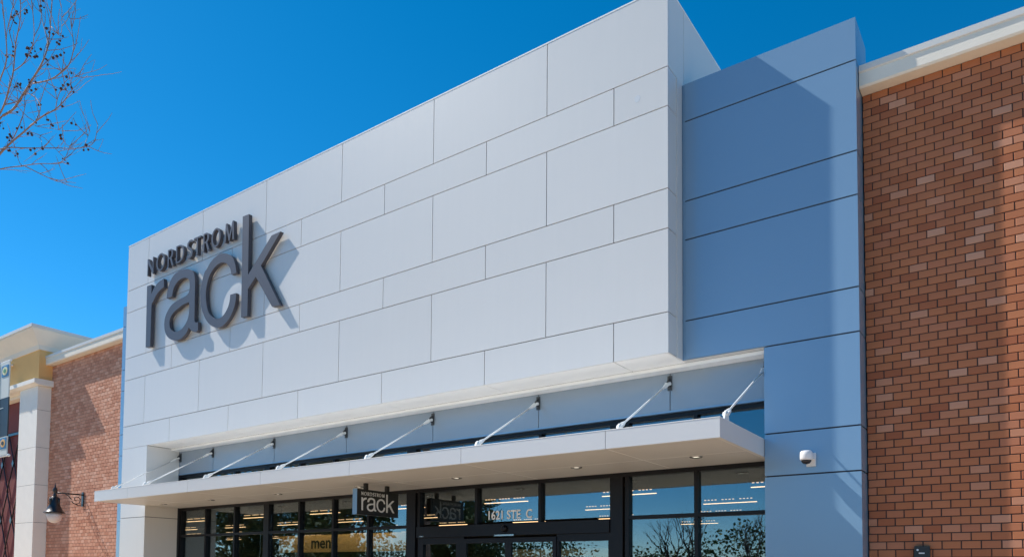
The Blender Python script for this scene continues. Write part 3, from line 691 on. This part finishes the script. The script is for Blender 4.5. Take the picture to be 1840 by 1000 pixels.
# ------------------------------------------------------------------ bare tree reaching in at the top left
BRANCHES = [
    ([(-11.354,-5.021,8.595),(-10.464,-4.996,8.958),(-9.869,-5.01,9.015),(-9.385,-4.992,9.001),(-9.056,-4.99,9.105),(-8.536,-5.035,9.174),(-8.183,-5.039,9.318),(-8.18,-4.973,9.68),(-8.019,-5.019,10.011),(-7.989,-5.021,10.354)], 0.02, 0.004),
    ([(-11.536,-4.96,8.556),(-10.493,-4.965,8.347),(-10.134,-4.898,8.539),(-9.709,-4.889,8.595),(-9.325,-4.839,8.679),(-8.739,-4.84,8.696),(-8.372,-4.764,8.749),(-8.204,-4.708,8.863),(-7.992,-4.698,8.952)], 0.018, 0.004),
    ([(-10.508,-4.981,8.941),(-9.715,-5.036,9.099),(-9.191,-5.135,9.189),(-9.058,-5.129,9.437),(-8.834,-5.193,9.75),(-8.495,-5.266,9.958),(-8.322,-5.338,10.297)], 0.013, 0.004),
    ([(-8.699,-4.971,9.182),(-8.136,-4.969,9.018),(-7.887,-4.916,9.057),(-7.705,-4.87,9.152),(-7.622,-4.85,9.377),(-7.798,-4.8,9.731),(-7.899,-4.808,10.057)], 0.009, 0.003),
    ([(-10.686,-4.976,8.644),(-9.888,-4.921,8.543),(-9.32,-4.798,8.412),(-8.43,-4.72,8.151),(-7.632,-4.699,7.893),(-7.397,-4.612,7.944),(-7.472,-4.523,8.298)], 0.009, 0.003),
    ([(-10.683,-4.963,8.248),(-10.145,-4.885,8.273),(-9.602,-4.75,8.221),(-9.151,-4.656,8.158),(-8.821,-4.519,8.115),(-8.863,-4.409,8.23)], 0.009, 0.003),
    ([(-8.804,-5.012,7.842),(-8.613,-4.793,7.718),(-8.616,-4.593,7.716),(-8.753,-4.368,7.841)], 0.006, 0.0025),
    ([(-10.349,-4.985,9.399),(-9.699,-5.091,9.562),(-9.082,-5.221,9.615),(-8.897,-5.336,10.055),(-8.637,-5.486,10.344)], 0.011, 0.004),
    ([(-8.412,-5.027,8.426),(-8.659,-4.871,8.835),(-9.233,-4.763,9.297),(-9.851,-4.668,9.623)], 0.006, 0.003),
    ([(-9.33,-4.994,8.489),(-9.178,-4.933,8.806),(-9.075,-4.923,9.074)], 0.007, 0.003),
    ([(-9.764,-4.973,9.228),(-9.212,-4.994,9.068),(-8.982,-5.017,9.062)], 0.008, 0.006),
    ([(-9.324,-5.035,9.598),(-8.934,-5.022,9.599),(-8.519,-5.061,9.734),(-8.228,-5.183,9.928),(-8.364,-5.176,10.389)], 0.007, 0.003),
    ([(-8.266,-5.007,9.371),(-8.159,-4.995,9.586),(-8.512,-4.95,10.167),(-8.864,-4.878,10.821)], 0.007, 0.003),
    ([(-7.613,-4.97,8.118),(-7.96,-4.786,8.05),(-8.346,-4.491,8.235)], 0.004, 0.002),
    ([(-6.719,-5.036,7.471),(-7.282,-4.733,7.984),(-7.741,-4.514,8.29)], 0.003, 0.002),
    ([(-8.8,-4.97,8.429),(-8.662,-4.795,8.359),(-8.312,-4.666,8.01),(-8.646,-4.46,8.18)], 0.004, 0.002),
    ([(-8.011,-5.015,9.796),(-7.809,-4.967,9.596),(-8.032,-4.859,9.976),(-8.131,-4.837,10.325)], 0.005, 0.002),
    ([(-7.954,-5.024,8.422),(-8.806,-4.907,8.574),(-8.278,-4.791,8.374),(-8.156,-4.728,8.327)], 0.004, 0.002),
    ([(-9.359,-5.037,10.029),(-9.478,-5.071,10.402),(-8.922,-5.215,10.437),(-8.784,-5.263,10.526)], 0.006, 0.003),
    ([(-7.865,-4.968,8.454),(-7.811,-4.96,8.649),(-7.68,-4.903,8.876),(-7.479,-4.848,8.881),(-7.434,-4.788,8.88)], 0.005, 0.002)]
PODS = [(-8.911,-4.783,10.526),(-8.899,-4.809,10.447),(-8.869,-4.766,10.404),(-10.547,-4.542,11.274),(-9.558,-4.845,10.509),(-9.321,-4.898,10.366),(-9.248,-4.696,10.491),(-7.957,-5.034,9.672),(-7.794,-4.989,9.594),(-10.081,-4.516,10.872),(-9.046,-4.835,10.229),(-8.319,-4.816,9.817),(-7.26,-5.192,9.13),(-8.966,-4.909,10.016),(-9.06,-4.794,10.165),(-9.136,-5.186,9.901),(-8.914,-4.769,9.947),(-8.662,-4.757,9.792),(-8.672,-5.158,9.514),(-9.226,-4.761,9.947),(-8.695,-4.874,9.633),(-9.696,-4.725,10.032),(-9.716,-4.953,9.938),(-10.698,-4.705,10.346),(-8.461,-4.683,9.437),(-7.839,-5.184,8.838),(-8.637,-5.158,9.115),(-9.587,-4.727,9.756),(-10.777,-4.526,10.314),(-7.352,-5.024,8.686),(-7.609,-4.881,8.798),(-8.113,-4.785,9.012),(-9.287,-4.976,9.371),(-7.887,-4.945,8.799),(-8.789,-4.981,9.12),(-8.224,-4.942,8.906),(-8.839,-4.783,9.166),(-9.859,-4.99,9.457),(-8.178,-4.936,8.748),(-8.439,-4.659,8.941),(-7.385,-5.181,8.137),(-9.467,-4.802,8.998),(-9.047,-4.685,8.785),(-7.863,-4.983,8.214),(-9.078,-5.044,8.674),(-10.39,-4.637,9.255),(-8.886,-5.033,8.453),(-9.563,-5.069,8.635),(-9.852,-4.895,8.769),(-10.204,-4.711,8.979),(-7.834,-5.129,8.028),(-8.791,-4.975,8.479),(-9.337,-4.966,8.317),(-9.188,-4.617,8.445),(-8.511,-4.893,8.003),(-8.581,-4.601,8.111),(-6.29,-5.082,7.367),(-9.735,-4.964,8.367),(-10.527,-4.745,9.006),(-10.408,-4.581,9.23),(-8.149,-4.884,8.568),(-8.561,-5.042,9.69),(-7.994,-5.115,9.761),(-8.173,-4.829,9.729)]

bt = thing('bare_tree', (-10.9, -5.0, G0), 'bare branched tree with dark hanging seed balls against the sky at top left', 'tree')
tr_ = MB().tube([(-10.9, -5.0, G0), (-10.95, -5.02, 2.0), (-11.0, -5.0, 4.5), (-10.95, -5.0, 6.2), (-10.8, -5.0, 7.4)], [.19, .15, .12, .09, .055], 14)
tr_.build('trunk', M['bark'], bt, smooth=True)
rt_ = random.Random(11)
def bez(pts, sub=4):
    out = []; P_ = [Vector(p) for p in pts]
    for i in range(len(P_)-1):
        a, b, c, d = P_[max(i-1, 0)], P_[i], P_[i+1], P_[min(i+2, len(P_)-1)]
        for k in range(sub):
            t = k/sub; out.append(.5*((2*b)+(-a+c)*t+(2*a-5*b+4*c-d)*t*t+(-a+3*b-3*c+d)*t**3))
    return out+[P_[-1]]
tw = MB(); stalks = MB(); TIPS = []
joins = [(-10.8, -5.0, 7.4)]
for bi, (pts, ra, rb) in enumerate(BRANCHES):
    p = bez(pts)
    if bi in (0, 1, 2, 4, 5, 7): p = [Vector((-10.85, -5.0, 6.6+.15*bi/2))]+p
    n = len(p); rr = [1.25*(ra+(rb-ra)*i/(n-1)) for i in range(n)]
    if bi in (0, 1, 2, 4, 5, 7): rr[0] = .04
    MB().tube(p, rr, 7).build('branch', M['bark'], bt, smooth=True)
    TIPS += p
    step = 2 if n > 12 else 3
    for i in range(3, n, step):
        for _ in range(rt_.choice((1, 1, 2))):
            d = (p[min(i+1, n-1)]-p[i-1]).normalized(); q = p[i].copy(); L = rt_.uniform(.15, .6)
            side = Vector((rt_.uniform(-1, 1), rt_.uniform(-1, 1), rt_.uniform(-.35, 1.0))).normalized()
            d = (d*.7+side).normalized(); ps = [q]; 
            for k in range(4):
                d = (d+Vector((rt_.uniform(-.3, .3), rt_.uniform(-.3, .3), rt_.uniform(-.1, .35)))*.6).normalized(); ps.append(ps[-1]+d*L/4)
            TIPS += ps[1:]
            tw.tube(ps, [.0062, .0054, .0045, .0037, .0028], 4, cap=False)
            if rt_.random() < .5:
                d2 = (d+Vector((rt_.uniform(-1, 1), rt_.uniform(-1, 1), rt_.uniform(-.3, .8)))).normalized(); q = ps[2]
                tw.tube([q, q+d2*.09, q+d2*.2+Vector((0, 0, .03))], [.003, .0025, .002], 4, cap=False)
o = tw.build('twigs', M['bark'], bt); tag(o, kind='stuff')
pm = MB()
def ball(mb, c, r, n=7):
    mb.lathe([(r*.25, -r*.95), (r*.75, -r*.6), (r, 0), (r*.75, r*.6), (r*.25, r*.95)], c, n)
for x, y, z in PODS:
    near = min(TIPS, key=lambda s: (s-Vector((x, y, z))).length_squared)          # hang each cluster from the closest twig
    x, y, z = near.x, near.y, near.z-.055
    for k in range(rt_.choice((1, 2, 2, 3))):
        c = (x+rt_.uniform(-.04, .04), y+rt_.uniform(-.05, .05), z+rt_.uniform(-.05, .05)); ball(pm, c, rt_.uniform(.014, .024))
        stalks.tube([c, (near.x, near.y, near.z)], .0025, 3, cap=False)
o = pm.build('seed_balls', M['pod'], bt); tag(o, kind='stuff')
o = stalks.build('stalks', M['barkdark'], bt); tag(o, kind='stuff')

# ------------------------------------------------------------------ trees across the car park (they show in the shop windows)
def leafy(loc, h, rad, label, seed, shape=1.0):
    q = random.Random(seed); t = thing('leafy_tree', loc, label, 'tree', 'trees across the car park')
    x, y, z = loc
    mb = MB().tube([(x, y, z), (x+.05, y, z+h*.3), (x, y+.1, z+h*.6), (x, y, z+h*.9)], [h*.026, h*.02, h*.013, .02], 9)
    cl = []
    for k in range(26):
        a = q.uniform(0, 6.28); e = q.uniform(.30, .98); rr = rad*math.sin(math.pi*min(1, (e-.22)/.85))**.7*q.uniform(.35, 1.0)
        c = Vector((x+rr*math.cos(a), y+rr*math.sin(a), z+h*e)); cl.append(c)
        mb.tube([(x, y, z+h*(e*.55)), ((x+c.x)/2, (y+c.y)/2, z+h*e*.8), tuple(c)], [h*.008, h*.005, .01], 5, cap=False)
    mb.build('trunk', M['barkdark'], t, smooth=True)
    lf = MB(); tn = []
    for c in cl:
        tone = q.uniform(.1, .9); cr = rad*q.uniform(.28, .48)
        for _ in range(240):
            v = Vector((q.gauss(0, 1), q.gauss(0, 1), q.gauss(0, .8))); v = v.normalized()*cr*q.random()**.4
            p = c+v; s = q.uniform(.07, .16); u = Vector((q.uniform(-1, 1), q.uniform(-1, 1), q.uniform(-1, 1))).normalized(); w = u.cross(Vector((q.uniform(-1, 1), q.uniform(-1, 1), q.uniform(-1, 1)))).normalized()
            lf._add([p-u*s, p+w*s*.6, p+u*s, p-w*s*.6], [(0, 1, 2, 3)]); tn.append(min(1, max(0, tone+q.uniform(-.25, .25))))
    me = bpy.data.meshes.new('crown'); B_ = BASE[t.name]
    me.from_pydata([(a-B_.x, b-B_.y, c-B_.z) for a, b, c in lf.v], [], lf.f); me.materials.append(M['leaf'])
    at = me.attributes.new('tone', 'FLOAT', 'FACE'); at.data.foreach_set('value', tn); me.update()
    put('crown', me, B_, t)
def bare(loc, h, label, seed):
    q = random.Random(seed); t = thing('bare_tree', loc, label, 'tree', 'bare trees across the car park'); B_ = MB()
    def grow(p, d, L, r, lev):
        e = p+d*L; m_ = (p+e)/2+Vector((q.uniform(-1, 1), q.uniform(-1, 1), 0))*L*.05
        B_.tube([p, m_, e], [r, r*.85, r*.65], 5 if lev < 3 else 3, cap=False)
        if lev >= 5: return
        for _ in range(3 if lev < 2 else 2):
            nd = (d+Vector((q.uniform(-1, 1), q.uniform(-1, 1), q.uniform(-.1, .6)))*.55).normalized(); grow(e, nd, L*q.uniform(.62, .85), r*.62, lev+1)
    grow(Vector(loc), Vector((0, 0, 1)), h*.24, h*.02, 0)
    B_.build('limbs', M['barkdark'], t)
gz = G0-.15
leafy((-24.0, -13.5, gz), 7.5, 2.6, 'leafy tree across the car park mirrored in the far left windows', 21)
leafy((-29.5, -17.0, gz), 8.5, 3.0, 'broad leafy tree across the car park mirrored in the left windows', 22)
leafy((-21.5, -19.5, gz), 5.0, 2.2, 'low leafy tree across the car park mirrored beside the hanging sign', 23)
leafy((-25.5, -25.0, gz), 8.8, 3.2, 'tall leafy tree across the car park mirrored behind the hanging sign', 24)
leafy((-34.0, -14.0, gz), 7.2, 2.8, 'round leafy tree across the car park mirrored in the leftmost panes', 26)
leafy((-38.0, -19.5, gz), 8.4, 3.2, 'big leafy tree across the car park mirrored behind the round one', 27)
for x, y, h, lb, sd in ((-18.5, -46, 9.0, 'tallest bare tree far across the car park mirrored in the right hand windows', 40), (-22, -50, 8.0, 'bare tree far across the car park mirrored beside the address lettering', 41),
                    (-14.5, -48, 8.5, 'bare tree far across the car park mirrored in the lower right pane', 42), (-11.5, -50, 7.5, 'slim bare tree far across the car park mirrored beside the silver pier', 43), (-9.0, -47, 7.0, 'smallest bare tree far across the car park mirrored next to the pier', 44)):
    bare((x, y, gz), h, lb, sd)
# the wood beyond the car park, one dark mass on the horizon
q = random.Random(5); lf = MB(); tn = []
for k in range(330):
    x = -190+240*(k/330)+q.uniform(-1, 1); y = -72+q.uniform(-4, 4)+(x+60)*.25*(1 if x < -60 else 0); hh = 4.8+1.6*math.sin(x*.21)+1.0*math.sin(x*.53+1)+q.uniform(-.8, 1.2); tone = q.uniform(.0, .7)
    for _ in range(120):
        p = Vector((x+q.gauss(0, 1.3), y+q.gauss(0, 1.0), gz+hh*q.random()**.8)); s = q.uniform(.14, .32)
        u = Vector((q.uniform(-1, 1), q.uniform(-1, 1), q.uniform(-1, 1))).normalized(); w = u.cross(Vector((q.uniform(-1, 1), q.uniform(-1, 1), q.uniform(-1, 1)))).normalized()
        lf._add([p-u*s, p+w*s*.6, p+u*s, p-w*s*.6], [(0, 1, 2, 3)]); tn.append(min(1, max(0, tone+q.uniform(-.2, .2))))
me = bpy.data.meshes.new('far_wood'); me.from_pydata([(a+70, b+72, c-gz) for a, b, c in lf.v], [], lf.f); me.materials.append(M['leaf'])
at = me.attributes.new('tone', 'FLOAT', 'FACE'); at.data.foreach_set('value', tn); me.update()
tag(put('far_wood', me, (-70, -72, gz)), 'dark line of far woodland beyond the car park, seen only mirrored in the windows', 'woodland', kind='stuff')
